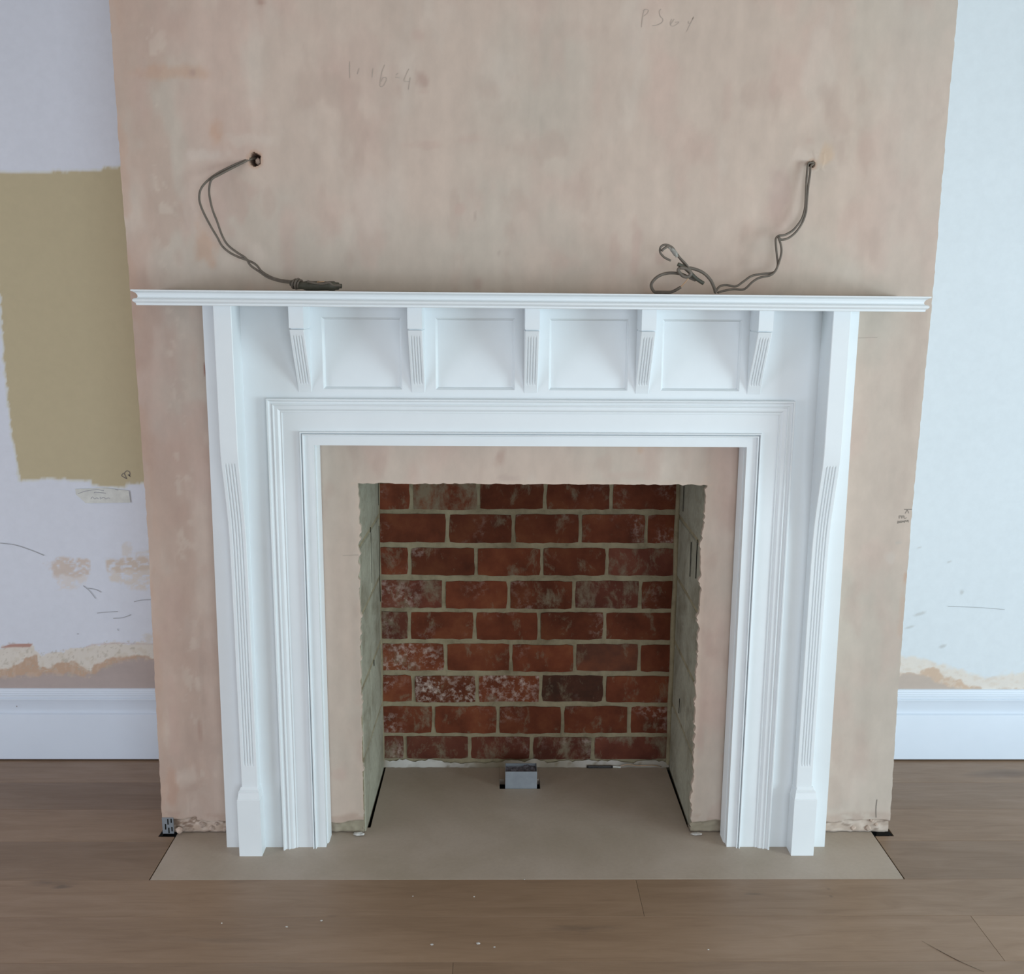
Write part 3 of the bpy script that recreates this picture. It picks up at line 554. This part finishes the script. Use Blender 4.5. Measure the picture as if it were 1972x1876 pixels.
# mortar fillets in the back corners and dust along the foot
for sx, nm in ((-.497, 'left'), (.506, 'right')):
    pts = [(sx+.0012*math.sin(z*21), FBY-.006, z) for z in np.linspace(0, 1.1, 24)]
    tube('mortar_fillet', pts, .011, M_mortar, fb, sub=2, n=6)
rg = np.random.default_rng(5)
xsd = np.linspace(-.49, .505, 90); dv = []; df = []
for i, x in enumerate(xsd):
    h = .006+.036*max(0, float(fbm(np.array([x*22]), np.array([.3]), 7)[0])-.35)+.007*rg.random()
    dv += [(x, FBY-.022-.004*rg.random(), .0008), (x, FBY-.012, h*.6), (x, FBY-.007, h)]
for i in range(len(xsd)-1):
    for k in range(2): df.append((3*i+k, 3*i+3+k, 3*i+4+k, 3*i+1+k))
dva = np.array(dv); wz = np.interp(dva[:, 0], [-.49, -.46, -.40, -.20, -.16, -.08, -.05, 0, .06, .14, .20, .30, .36, .50], [.1, .9, .9, .8, .15, .15, .6, .8, .2, .35, .7, .8, .4, .5])
dw = np.clip(wz*sm(.25, .6, fbm(dva[:, 0]*60, dva[:, 2]*90, 12)+.15), 0, 1); dcol = np.array((.24, .20, .13))*(1-dw[:, None])+np.array((.62, .61, .58))*dw[:, None]
dd = mesh('plaster_dust', dv, df, M_wall, fb, smooth=True, col=dcol); dd['kind'] = 'stuff'
# block side walls
def sidewall(name, xf, xb, out):
    w_ = empty(name, (xf, .02, 0)); w_['kind'] = 'structure'
    def X(y): return xf+(xb-xf)*(y/.46)
    prism('mortar_bed', [(X(.016)+out*.0035, .016), (X(FBY)+out*.0035, FBY), (X(FBY)+out*.08, FBY), (X(.016)+out*.08, .016)], -.02, 1.2, M_mortar, w_)
    zz = [-.02, .232, .458, .684, .893, 1.12]
    for k in range(5):
        cuts = [.017, .446] if k % 2 == 0 else [.017, .215+.02*(k-2), .446]
        for i in range(len(cuts)-1):
            y0, y1 = cuts[i]+(.004 if i else 0), cuts[i+1]-(.004 if i < len(cuts)-2 else 0)
            d = .001*((k+i) % 3)
            o = prism('block', [(X(y0)+out*d, y0), (X(y1)+out*d, y1), (X(y1)+out*.03, y1), (X(y0)+out*.03, y0)], zz[k]+.005, zz[k+1]-.005, M_block, w_); bevel(o, .004, 1)
    return w_
sl = sidewall('wall_firebox_left', -.494, -.487, -1); sr_ = sidewall('wall_firebox_right', .502, .507, 1)
def sidecrack(w_, xf, out, items):
    for x, y, z0, z1 in items: box('crack', x, x+.0015, y, y+.004, z0, z1, M_dark, w_)
sidecrack(sl, 0, 1, [(-.4885, .437, .93, 1.04), (-.4885, .437, .60, .86), (-.4925, .20, .70, .86), (-.492, .25, .72, .90), (-.491, .26, .44, .46)])
sidecrack(sr_, 0, 1, [(.5005, .19, .76, .87), (.501, .28, .27, .32), (.503, .36, .93, 1.04), (.5005, .10, .78, .90)])
tag(box('ceiling_firebox', -.57, .58, .019, FBY+.04, 1.10, 1.2, M_block), kind='structure')

# ------------------------------------------------------------------ floor
fl = empty('floor', (0, 0, 0)); fl['kind'] = 'structure'
box('subfloor', XL, XR, YR, YB+.02, -.08, -.030, M_dark, fl)
ye = [.512, .330, .150, -.040, -.2425, -.413, -.598]
while ye[-1] > YR: ye.append(ye[-1]-.186)
ye[-1] = YR
g = .0004
def plank(poly):
    cx = sum(p[0] for p in poly)/len(poly); cy = sum(p[1] for p in poly)/len(poly)
    o = prism('floor_board', poly, -.018, 0, M_oak, None, origin=(cx, cy, 0)); o.parent = fl; bevel(o, .0005, 1); return o
ends = {0: [-2.3, 2.1], 1: [-1.9, 1.75+.4], 2: [-2.5, 2.5], 3: [-2.05, 2.3], 4: [-1.75, .298, 2.1], 5: [-2.4, 1.168], 6: [-1.6, -.2, 1.9], 7: [-2.2, .62], 8: [-1.2, .1, 1.6], 9: [-.6, 1.1]}
HXL, HXR = -1.0675, 1.0605
for k in range(len(ye)-1):
    y1, y0 = ye[k]-g, ye[k+1]+g
    cuts = [XL]+ends.get(k, [-2.4+.37*(k % 5), -.4+.31*(k % 4), 1.3+.2*(k % 3)])+[XR]
    for i in range(len(cuts)-1):
        a, b = cuts[i]+g, cuts[i+1]-g
        if k >= 4: plank([(a, y0), (b, y0), (b, y1), (a, y1)]); continue
        for side in (-1, 1):
            lim = -1.112 if side < 0 else 1.112; hx = HXL if side < 0 else HXR
            if side < 0 and a >= -1.2 or side > 0 and b <= 1.2: continue
            if k < 2:
                aa, bb = (a, min(b, lim)) if side < 0 else (max(a, lim), b)
                if bb-aa > .02: plank([(aa, y0), (bb, y0), (bb, y1), (aa, y1)])
            elif k == 2:
                yt = -.0135
                if side < 0 and b > hx: plank([(a, y0), (hx, y0), (hx, yt), (lim-.004, yt), (lim-.004, y1), (a, y1)])
                elif side > 0 and a < hx: plank([(b, y0), (b, y1), (lim+.006, y1), (lim+.006, yt), (hx, yt), (hx, y0)])
                else: plank([(a, y0), (b, y0), (b, y1), (a, y1)])
            else:
                aa, bb = (a, min(b, hx)) if side < 0 else (max(a, hx), b)
                plank([(aa, y0), (bb, y0), (bb, y1), (aa, y1)])
strk_ = [[at(px, py, Z=.0009) for px, py in ((1775, 1812), (1800, 1826), (1845, 1850), (1895, 1872))]]
tube('grain_crack', strk_[0], [.0003, .0005, .0008, .0009, .0006, .0004], M_fpencil2, fl, sub=4, n=5, flat=.25)

for i, (px, py, r_) in enumerate(((619, 1774, .0035), (552, 1786, .003), (832, 1820, .004), (921, 1818, .005), (795, 1727, .002), (913, 1728, .002), (427, 1779, .002), (1010, 1695, .0015), (1364, 1830, .002), (952, 1825, .003))):
    p = at(px, py, Z=0); chunk('plaster_speck', p[0], p[1], .0015, (r_*1.3, r_, .0012), M_dust, fl, 70+i)

# hearth slab with the cut-out for the conduit
hearth = empty('hearth_slab', (0, -.1, 0), 'flat greige stone hearth slab running into the fireplace opening under the white surround', 'hearth')
hx0, hx1, hy0 = -1.0645, 1.0575, -.2410
nx0, nx1, ny0, ny1 = -.0852, .0500, .2870, .3550
fx0, fx1 = -.4835, .4965
poly = [(hx0, hy0), (hx1, hy0), (hx1, .040), (fx1, .040), (fx1-.001, FBY-.02), (nx1, FBY-.02), (nx1, ny0), (nx0, ny0), (nx0, FBY-.02), (fx0+.003, FBY-.02), (fx0, .040), (hx0, .040)]
o = prism('slab', poly, -.02, 0, M_stone, hearth); bevel(o, .0015, 2)
box('slab_infill', nx0, nx1, ny1, FBY-.0195, -.02, 0, M_stone, hearth)

# galvanised duct box standing in the cut-out
bxs = empty('conduit_box', ((-.066+.039)/2, .32, -.019), 'small open galvanised metal box rising from the notch in the hearth', 'metal box')
X0, X1, Y0, Y1, Z0, Z1 = -.0665, .0390, .2885, .3535, -.0285, .0600
t = .0018
box('front_panel', X0, X1, Y0, Y0+t, Z0, Z1, M_galv, bxs); box('back_panel', X0, X1, Y1-t, Y1, Z0, Z1-.002, M_galv, bxs)
box('side_panel', X0, X0+t, Y0+t, Y1-t, Z0, Z1, M_galv, bxs); box('side_panel', X1-t, X1, Y0+t, Y1-t, Z0, Z1, M_galv, bxs)
nn = 16; vs = []; fs = []
for j in range(nn):
    for i in range(nn*2):
        x = X0+t+(X1-X0-2*t)*i/(nn*2-1); y = Y0+t+(Y1-Y0-2*t)*j/(nn-1); vs.append((x, y, (.040)+.020*float(fbm(np.array([x*90]), np.array([y*90]), 3)[0])))
for j in range(nn-1):
    for i in range(nn*2-1): a = j*nn*2+i; fs.append((a, a+1, a+1+nn*2, a+nn*2))
mesh('crumpled_lining', vs, fs, M_foil, bxs)
# black strip added in place of the dark gap along the fireback, with taped thin wire
oc = empty('dark_gap_and_wire', (at(1157, 1471, Y=.435)[0], .435, 0.001), 'black strip standing in for a dark gap, with white sleeve and thin wire, at foot of brick fireback', 'cable')
a_, b_ = at(1130, 1471, Y=.435)[0], at(1180, 1471, Y=.435)[0]
tube('dark_gap_strip', [(a_, .435, .0052), ((a_+b_)/2, .4345, .0052), (b_, .435, .0052)], .0045, M_gapblack, oc)
tube('white_sleeve', [(b_, .435, .005), (b_+.012, .4352, .0045), (b_+.028, .436, .003)], .0030, M_label, oc)
tube('thin_wire', [(b_+.02, .436, .004), (b_+.05, .437, .012), (b_+.09, .437, .008), (b_+.14, .436, .010), (b_+.17, .437, .004)], .0011, M_copper, oc)

# skirting boards
SK = [(0, .006), (.022, .006), (.022, .169), (.0210, .1715), (.0130, .1755), (.0122, .180), (.0125, .190), (.0140, .214), (.0165, .2225), (.0185, .2235), (.0185, .2285), (.0160, .2295), (.0160, .2335), (.0175, .2345), (.0170, .2395), (.0145, .2405), (.0140, .2455), (.0120, .2465), (.0105, .2515), (.0085, .2525), (.0065, .2590), (.0040, .2610), (0, .2615)]
for nm, a, b in (('baseboard_left', XL, -1.1005), ('baseboard_right', 1.1005, XR)):
    st = [[(x, YB-d, z) for d, z in SK] for x in (a, b)]
    o = strip_loft(nm, st, M_skirt, None, 30); o['kind'] = 'structure'
for px, py in ((32, 1361), (38, 1420)): chunk('knock_mark', at(px, py, Y=.491)[0], .4925, at(px, py, Y=.491)[2], (.002, .001, .003), M_pencil, bpy.data.objects['baseboard_left'], px)

# ------------------------------------------------------------------ fire surround
SUR = empty('fireplace_surround', (0, -.05, 0), 'tall white painted wooden fireplace surround with mantel shelf, five fluted brackets and panelled frieze', 'fireplace')
BY = -.073
CX = -.004
# backboards: legs (slightly tapering joinery) and header
IX = .596; IZ = 1.206
def leg(s):
    xo0, xo1 = CX+s*.890, CX+s*.8805; xi = CX+s*IX
    vs = [(xo0, BY, 0), (xi, BY, 0), (xi, BY, IZ), (xo1+(xo0-xo1)*.2, BY, IZ), (xo0, -.002, 0), (xi, -.002, 0), (xi, -.002, IZ), (xo1+(xo0-xo1)*.2, -.002, IZ)]
    fs = [(0, 1, 2, 3), (4, 7, 6, 5), (0, 4, 5, 1), (1, 5, 6, 2), (2, 6, 7, 3), (3, 7, 4, 0)]
    return fixnormals(mesh('leg_board', vs, fs, M_white, SUR))
leg(-1); leg(1)
# frieze board with four sunk panels
PAN = [(-.5695, -.3560), (-.2645, -.0500), (.0425, .2570), (.3485, .5630)]; PZ0, PZ1 = 1.3605, 1.5530
zt = 1.5830; ZB = IZ
bm = bmesh.new(); gx = sorted([CX-.882, CX+.882]+[v for p in PAN for v in p]); gz = [ZB, PZ0, PZ1, zt]
def q4(bm, pts): bm.faces.new([bm.verts.new(p) for p in pts])
for i in range(len(gx)-1):
    for j in range(3):
        if j == 1 and any(abs(gx[i]-p[0]) < 1e-6 for p in PAN): continue
        q4(bm, [(gx[i], BY, gz[j]), (gx[i+1], BY, gz[j]), (gx[i+1], BY, gz[j+1]), (gx[i], BY, gz[j+1])])
ins = [(0, 0), (.0015, .0030), (.0040, .0060), (.0060, .0125)]
for a, b in PAN:
    for k in range(len(ins)-1):
        i0, d0 = ins[k]; i1, d1 = ins[k+1]
        R0 = [(a+i0, PZ0+i0), (b-i0, PZ0+i0), (b-i0, PZ1-i0), (a+i0, PZ1-i0)]; R1 = [(a+i1, PZ0+i1), (b-i1, PZ0+i1), (b-i1, PZ1-i1), (a+i1, PZ1-i1)]
        for m in range(4):
            n_ = (m+1) % 4; q4(bm, [(R0[m][0], BY+d0, R0[m][1]), (R0[n_][0], BY+d0, R0[n_][1]), (R1[n_][0], BY+d1, R1[n_][1]), (R1[m][0], BY+d1, R1[m][1])])
x0, x1 = gx[0], gx[-1]
q4(bm, [(x0, BY, ZB), (x0, BY, zt), (x0, -.002, zt), (x0, -.002, ZB)]); q4(bm, [(x1, BY, ZB), (x1, -.002, ZB), (x1, -.002, zt), (x1, BY, zt)])
q4(bm, [(x0, BY, ZB), (x0, -.002, ZB), (x1, -.002, ZB), (x1, BY, ZB)]); q4(bm, [(x0, BY, zt), (x1, BY, zt), (x1, -.002, zt), (x0, -.002, zt)])
bmesh.ops.remove_doubles(bm, verts=bm.verts, dist=1e-6); me = bpy.data.meshes.new('frieze_board'); bm.transform(Matrix.Translation((0, .05, 0))); bm.to_mesh(me); bm.free(); me.materials.append(M_white)
o = bpy.data.objects.new('frieze_board', me); C.objects.link(o); o.parent = SUR
for a, b in PAN: box('frieze_panel', a+.0045, b-.0045, BY+.0120, BY+.019, PZ0+.0045, PZ1-.0045, M_white, SUR)
# mitred mouldings
def mitred(name, a, h, prof, zfoot=0.0, cx=CX):
    st = [[(cx-a-u, y, zfoot) for u, y in prof], [(cx-a-u, y, h+u) for u, y in prof], [(cx+a+u, y, h+u) for u, y in prof], [(cx+a+u, y, zfoot) for u, y in prof]]
    return strip_loft(name, st, M_white, SUR, 22)
outer = [(0, BY+.001), (0, BY-.0022), (.0022, BY-.0030), (.0040, BY-.0022), (.0055, BY-.0022), (.0075, BY-.0050), (.0110, BY-.0075), (.0165, BY-.0085), (.0200, BY-.0082), (.0208, BY-.0112), (.0230, BY-.0125), (.0252, BY-.0118), (.0262, BY-.0095),
         (.0290, BY-.0098), (.0330, BY-.0115), (.0345, BY-.0140), (.0350, BY-.0170), (.0385, BY-.0178), (.0398, BY-.0165), (.0400, BY+.001)]
mitred('outer_moulding', .6795, 1.2955, outer)
inner = [(-.0015, -.003), (-.0015, -.0440), (.0005, -.0500), (.0080, -.0520), (.0092, -.0520), (.0096, -.0590), (.0110, -.0612), (.0138, -.0612), (.0150, -.0590), (.0155, -.0540), (.0190, -.0545), (.0235, -.0575), (.0275, -.0625), (.0296, -.0680), (.0298, -.0795),
         (.0310, -.0812), (.0332, -.0812), (.0342, -.0790), (.0346, -.0735), (.0364, -.0735), (.0368, -.0815), (.0380, -.0832), (.0400, -.0825), (.0408, -.0790), (.0408, BY+.001)]
mitred('inner_moulding', IX-.003, IZ-.002, inner)
# pilasters
def groove_profile(wd, n, gw, gap):
    """u positions across the face with groove weight"""
    pts = [(-wd/2, 0)]; tot = n*gw+(n-1)*gap; u = -tot/2
    for k in range(n):
        pts += [(u, 0), (u+gw*.15, .6), (u+gw*.35, .95), (u+gw*.5, 1), (u+gw*.65, .95), (u+gw*.85, .6), (u+gw, 0)]; u += gw+gap
    return pts+[(wd/2, 0)]
def fluted(name, cx, wd, zs_, yf, zf0, zf1, depth, parent, prof, back=BY+.001, slope=True):
    st = []
    for z in zs_:
        dep = depth*float(sm(zf0, zf0+.006, z)*sm(zf1, zf1-.006, z)); y = yf(z)
        e = .0016
        row = [(cx-wd/2, back, z), (cx-wd/2, y+e, z), (cx-wd/2+e, y, z)]+[(cx+u, y+dep*g_, z) for u, g_ in prof[1:-1]]+[(cx+wd/2-e, y, z), (cx+wd/2, y+e, z), (cx+wd/2, back, z)]
        st.append(row)
    n = len(st[0]); vs = [p for r_ in st for p in r_]; fs = []
    for k in range(len(st)-1):
        for i in range(n-1): fs.append((k*n+i, k*n+i+1, (k+1)*n+i+1, (k+1)*n+i))
    fs += [tuple(range(n)), tuple((len(st)-1)*n+i for i in range(n))[::-1]]
    return fixnormals(mesh(name, vs, fs, M_white, parent), 28)
PYZ = [(.205, -.1060), (.55, -.1075), (.80, -.1085), (.92, -.1105), (.985, -.1155), (1.03, -.1230), (1.08, -.1345), (1.12, -.1440), (1.15, -.1520), (1.175, -.1580), (1.20, -.1605), (1.25, -.1610), (1.60, -.1625)]
py_ = lambda z: float(np.interp(z, *zip(*PYZ)))
def py_s(z): return sum(py_(z+d)*w_ for d, w_ in ((-.03, .15), (-.015, .2), (0, .3), (.015, .2), (.03, .15)))
gp = groove_profile(.047, 4, .0048, .0030)
for s, cxp in ((-1, -.8095), (1, .8015)):
    P = empty('pilaster', (cxp, -.09, 0)); P.parent = SUR; P.location = (cxp, -.04, 0)
    zz = [.203, .24, .270, .276, .282, .288, .34]+list(np.linspace(.40, .90, 6))+list(np.linspace(.93, 1.15, 20))+[1.158, 1.163, 1.168, 1.174, 1.18, 1.20, 1.23, 1.3, 1.45, 1.583]
    fluted('shaft', cxp, .047, zz, py_s, .276, 1.168, .0028, P, gp)
    cp = cxp+(-.002 if s < 0 else .003)
    rings = []
    for z, hw, yf in ((0, .0330, -.1215), (.1765, .0330, -.1215), (.1780, .0318, -.1200), (.1800, .0318, -.1200), (.1815, .0312, -.1195), (.1960, .0290, -.1160), (.2000, .0290, -.1160), (.2030, .0262, -.1115), (.2085, .0240, -.1075), (.2100, .0236, -.1062)):
        rings.append([(cp-hw, yf, z), (cp+hw, yf, z), (cp+hw, BY+.001, z), (cp-hw, BY+.001, z)])
    o = stack('plinth_block', rings, M_white, P, angle=12)
# brackets under the shelf
cpf = groove_profile(.0375, 4, .0042, .0028)
CYZ = [(1.352, -.0735), (1.366, -.0775), (1.39, -.0880), (1.42, -.1050), (1.45, -.1230), (1.48, -.1400), (1.505, -.1530), (1.518, -.1600), (1.5225, -.1620), (1.530, -.1620)]
for cxk in (-.6190, -.3120, -.0065, .2970, .6025):
    K = empty('bracket', (cxk, 0, 0)); K.parent = SUR; K.location = (cxk, -.05, 1.45)
    zz = list(np.linspace(1.352, 1.49, 24))+[1.496, 1.500, 1.504, 1.508, 1.512, 1.5225]
    fluted('scroll', cxk, .0375, zz, lambda z: float(np.interp(z, *zip(*CYZ))), 1.375, 1.508, .0030, K, cpf)
    rings = []
    for z, hw, yf in ((1.5225, .0165, -.1520), (1.5262, .0165, -.1520), (1.5268, .0190, -.1655), (1.583, .0190, -.1668)):
        rings.append([(cxk-hw, yf, z), (cxk+hw, yf, z), (cxk+hw, BY+.001, z), (cxk-hw, BY+.001, z)])
    stack('cap', rings, M_white, K, angle=12)
# mantel shelf
SL, SR_, SY = -1.0060, .9915, -.2110
SP = [(0, 1.5815), (.0035, 1.5815), (.0050, 1.5830), (.0050, 1.5870), (.0085, 1.5890), (.0115, 1.5925), (.0115, 1.5955), (.0085, 1.5985), (.0025, 1.6000), (.0010, 1.6030), (.0015, 1.6070), (.0045, 1.6120), (.0100, 1.6155), (.0125, 1.6163), (.0140, 1.6172), (.0140, 1.6198), (.0130, 1.6206), (0, 1.6206)]
tz = lambda x, z: z-.0024*x-.0003
st = [[(SL-u, -.001, tz(SL, z)) for u, z in SP], [(SL-u, SY-u, tz(SL, z)) for u, z in SP], [(SR_+u, SY-u, tz(SR_, z)) for u, z in SP], [(SR_+u, -.001, tz(SR_, z)) for u, z in SP]]
n = len(SP); vs = [p for s_ in st for p in s_]; fs = []
for k in range(3):
    for i in range(n-1): fs.append((k*n+i, k*n+i+1, (k+1)*n+i+1, (k+1)*n+i))
fs += [(0, n, 2*n, 3*n), (n-1, 2*n-1, 3*n-1, 4*n-1), tuple(range(n)), tuple(3*n+i for i in range(n))]
fixnormals(mesh('mantel_shelf', vs, fs, M_white, SUR), 22)

# ------------------------------------------------------------------ cables
def wire_pts(L, ox, oy, s, ys):
    """pixel path with a depth given at both ends / waypoints (fraction, y)"""
    out = []; n = len(L)
    for i, (a, b) in enumerate(L):
        Y = float(np.interp(i/(n-1), [f for f, _ in ys], [y for _, y in ys])); out.append(at(ox+a*s, oy+b*s, Y=Y))
    return out
chunk('filler_plug', HL[0]+.006, .020, HL[2]-.004, (.010, .008, .011), M_chunk, breast, 90)
c1 = empty('cable', (HL[0], -.01, HL[2]), 'grey twin cable looping from left wall hole to dark taped end on the mantel', 'cable', 'wall light cables over the mantel')
s1 = .18256; dep = [(0, .03), (.07, -.004), (.2, -.035), (.5, -.05), (.8, -.07), (1, -.10)]
tube('wire', wire_pts([(830, 235), (750, 258), (600, 320), (440, 400), (330, 480), (262, 560), (240, 640), (250, 730), (300, 850), (370, 980), (430, 1080), (480, 1170), (560, 1240), (660, 1290), (760, 1325), (840, 1370), (900, 1440), (1000, 1500), (1100, 1530), (1235, 1548)], 340, 260, s1, dep), .0030, M_flex, c1, rest=True)
tube('wire', wire_pts([(840, 245), (750, 268), (605, 340), (455, 418), (370, 470), (345, 560), (350, 660), (380, 790), (430, 920), (480, 1060), (540, 1160), (640, 1240), (730, 1300), (780, 1375), (870, 1440), (970, 1505), (1100, 1545), (1235, 1562)], 340, 260, s1, dep), .0030, M_flex, c1, rest=True)
def loc1(a, b, Y): return at(340+a*s1, 260+b*s1, Y=Y)
tube('tape_wrap', [loc1(1210, 1560, -.10), loc1(1260, 1580, -.105), loc1(1400, 1592, -.11), loc1(1560, 1600, -.112), loc1(1640, 1602, -.11), loc1(1700, 1612, -.105), loc1(1742, 1614, -.10)], [.0085, .010, .0125, .0115, .0125, .0100, .0060], M_tape, c1, sub=5, n=10, flat=.8, rest=True)
for (a, b, r_) in ((1245, 1570, .013), (1275, 1570, .0145), (1300, 1575, .012)):
    p = loc1(a, b, -.104); tube('tape_turn', [(p[0]+.004*math.cos(t_)+.003*math.sin(t_), p[1]+r_*.95*math.cos(t_), max(1.6265, p[2]+r_*.85*math.sin(t_))) for t_ in np.linspace(0, 2*math.pi, 13)], .0030, M_flex, c1, sub=3, rest=True)
tube('tape_tail', [loc1(1380, 1545, -.12), loc1(1450, 1562, -.12), loc1(1540, 1570, -.12), loc1(1610, 1558, -.118), loc1(1650, 1585, -.116), loc1(1730, 1590, -.112)], .0035, M_flex, c1, sub=4, rest=True)
tube('bare_end', [loc1(1480, 1552, -.125), loc1(1560, 1546, -.124)], .0012, M_copper, c1, sub=3, rest=True)
c2 = empty('cable', (HR[0]-.007, -.01, HR[2]), 'grey twin cable hanging from the right wall hole to a knotted bundle on the mantel', 'cable', 'wall light cables over the mantel')
s2 = .20284; dep2 = [(0, .02), (.06, -.010), (.3, -.03), (.6, -.05), (1, -.10)]
tube('wire', wire_pts([(1735, 190), (1700, 212), (1660, 222), (1648, 300), (1638, 450), (1632, 600), (1620, 680), (1590, 760), (1520, 850), (1440, 898), (1380, 908), (1352, 935), (1352, 1000), (1362, 1100), (1368, 1190), (1330, 1255), (1220, 1270), (1120, 1290), (1040, 1345), (970, 1388), (880, 1375), (820, 1388), (788, 1425), (775, 1450)], 1220, 270, s2, dep2), .0030, M_flex, c2, rest=True)
tube('wire', wire_pts([(1742, 205), (1705, 228), (1682, 250), (1676, 320), (1658, 450), (1645, 600), (1636, 690), (1602, 785), (1540, 875), (1470, 930), (1405, 945), (1378, 922), (1398, 990), (1405, 1060), (1385, 1150), (1350, 1235), (1300, 1282), (1200, 1305), (1130, 1345), (1050, 1415), (950, 1415), (860, 1430), (800, 1448)], 1220, 270, s2, dep2), .0030, M_flex, c2, rest=True)
def w2(L, Y0, Y1): return [at(1220+a*s2, 270+b*s2, Y=Y0+(Y1-Y0)*i/(len(L)-1)) for i, (a, b) in enumerate(L)]
tube('sheath', w2([(778, 1452), (765, 1400), (725, 1320), (655, 1255), (560, 1218), (490, 1215)], -.10, -.11), .0042, M_flex, c2, rest=True)
tube('wire', w2([(520, 1215), (440, 1120), (380, 1040), (330, 1010), (290, 1030), (268, 1050)], -.11, -.12), .0034, M_flex, c2, rest=True)
tube('wire', w2([(560, 1270), (500, 1180), (420, 1095), (370, 1020), (310, 993), (262, 1010), (252, 1060), (290, 1110), (355, 1145)], -.115, -.118), .0029, M_flex, c2, rest=True)
tube('wire', w2([(590, 1330), (520, 1300), (440, 1268), (330, 1262), (240, 1290), (180, 1345), (170, 1395), (205, 1445), (280, 1458), (370, 1438), (450, 1395)], -.10, -.115), .0040, M_flex, c2, rest=True)
tube('bare_wire', w2([(445, 1398), (490, 1350), (515, 1320), (520, 1300)], -.115, -.115), .0014, M_copper, c2, rest=True)
tube('knot', w2([(420, 1178), (470, 1200), (530, 1250), (570, 1290), (610, 1325), (665, 1360)], -.122, -.11), .0050, M_tape, c2, flat=.8, rest=True)
tube('knot', w2([(440, 1210), (425, 1240), (470, 1290), (520, 1295), (545, 1260), (500, 1220), (440, 1210)], -.126, -.128), .0044, M_flex, c2, rest=True)
tube('tape_wrap', w2([(335, 1020), (365, 1040), (395, 1075), (415, 1110)], -.116, -.118), [.003, .0055, .006, .004], M_greytape, c2, rest=True)
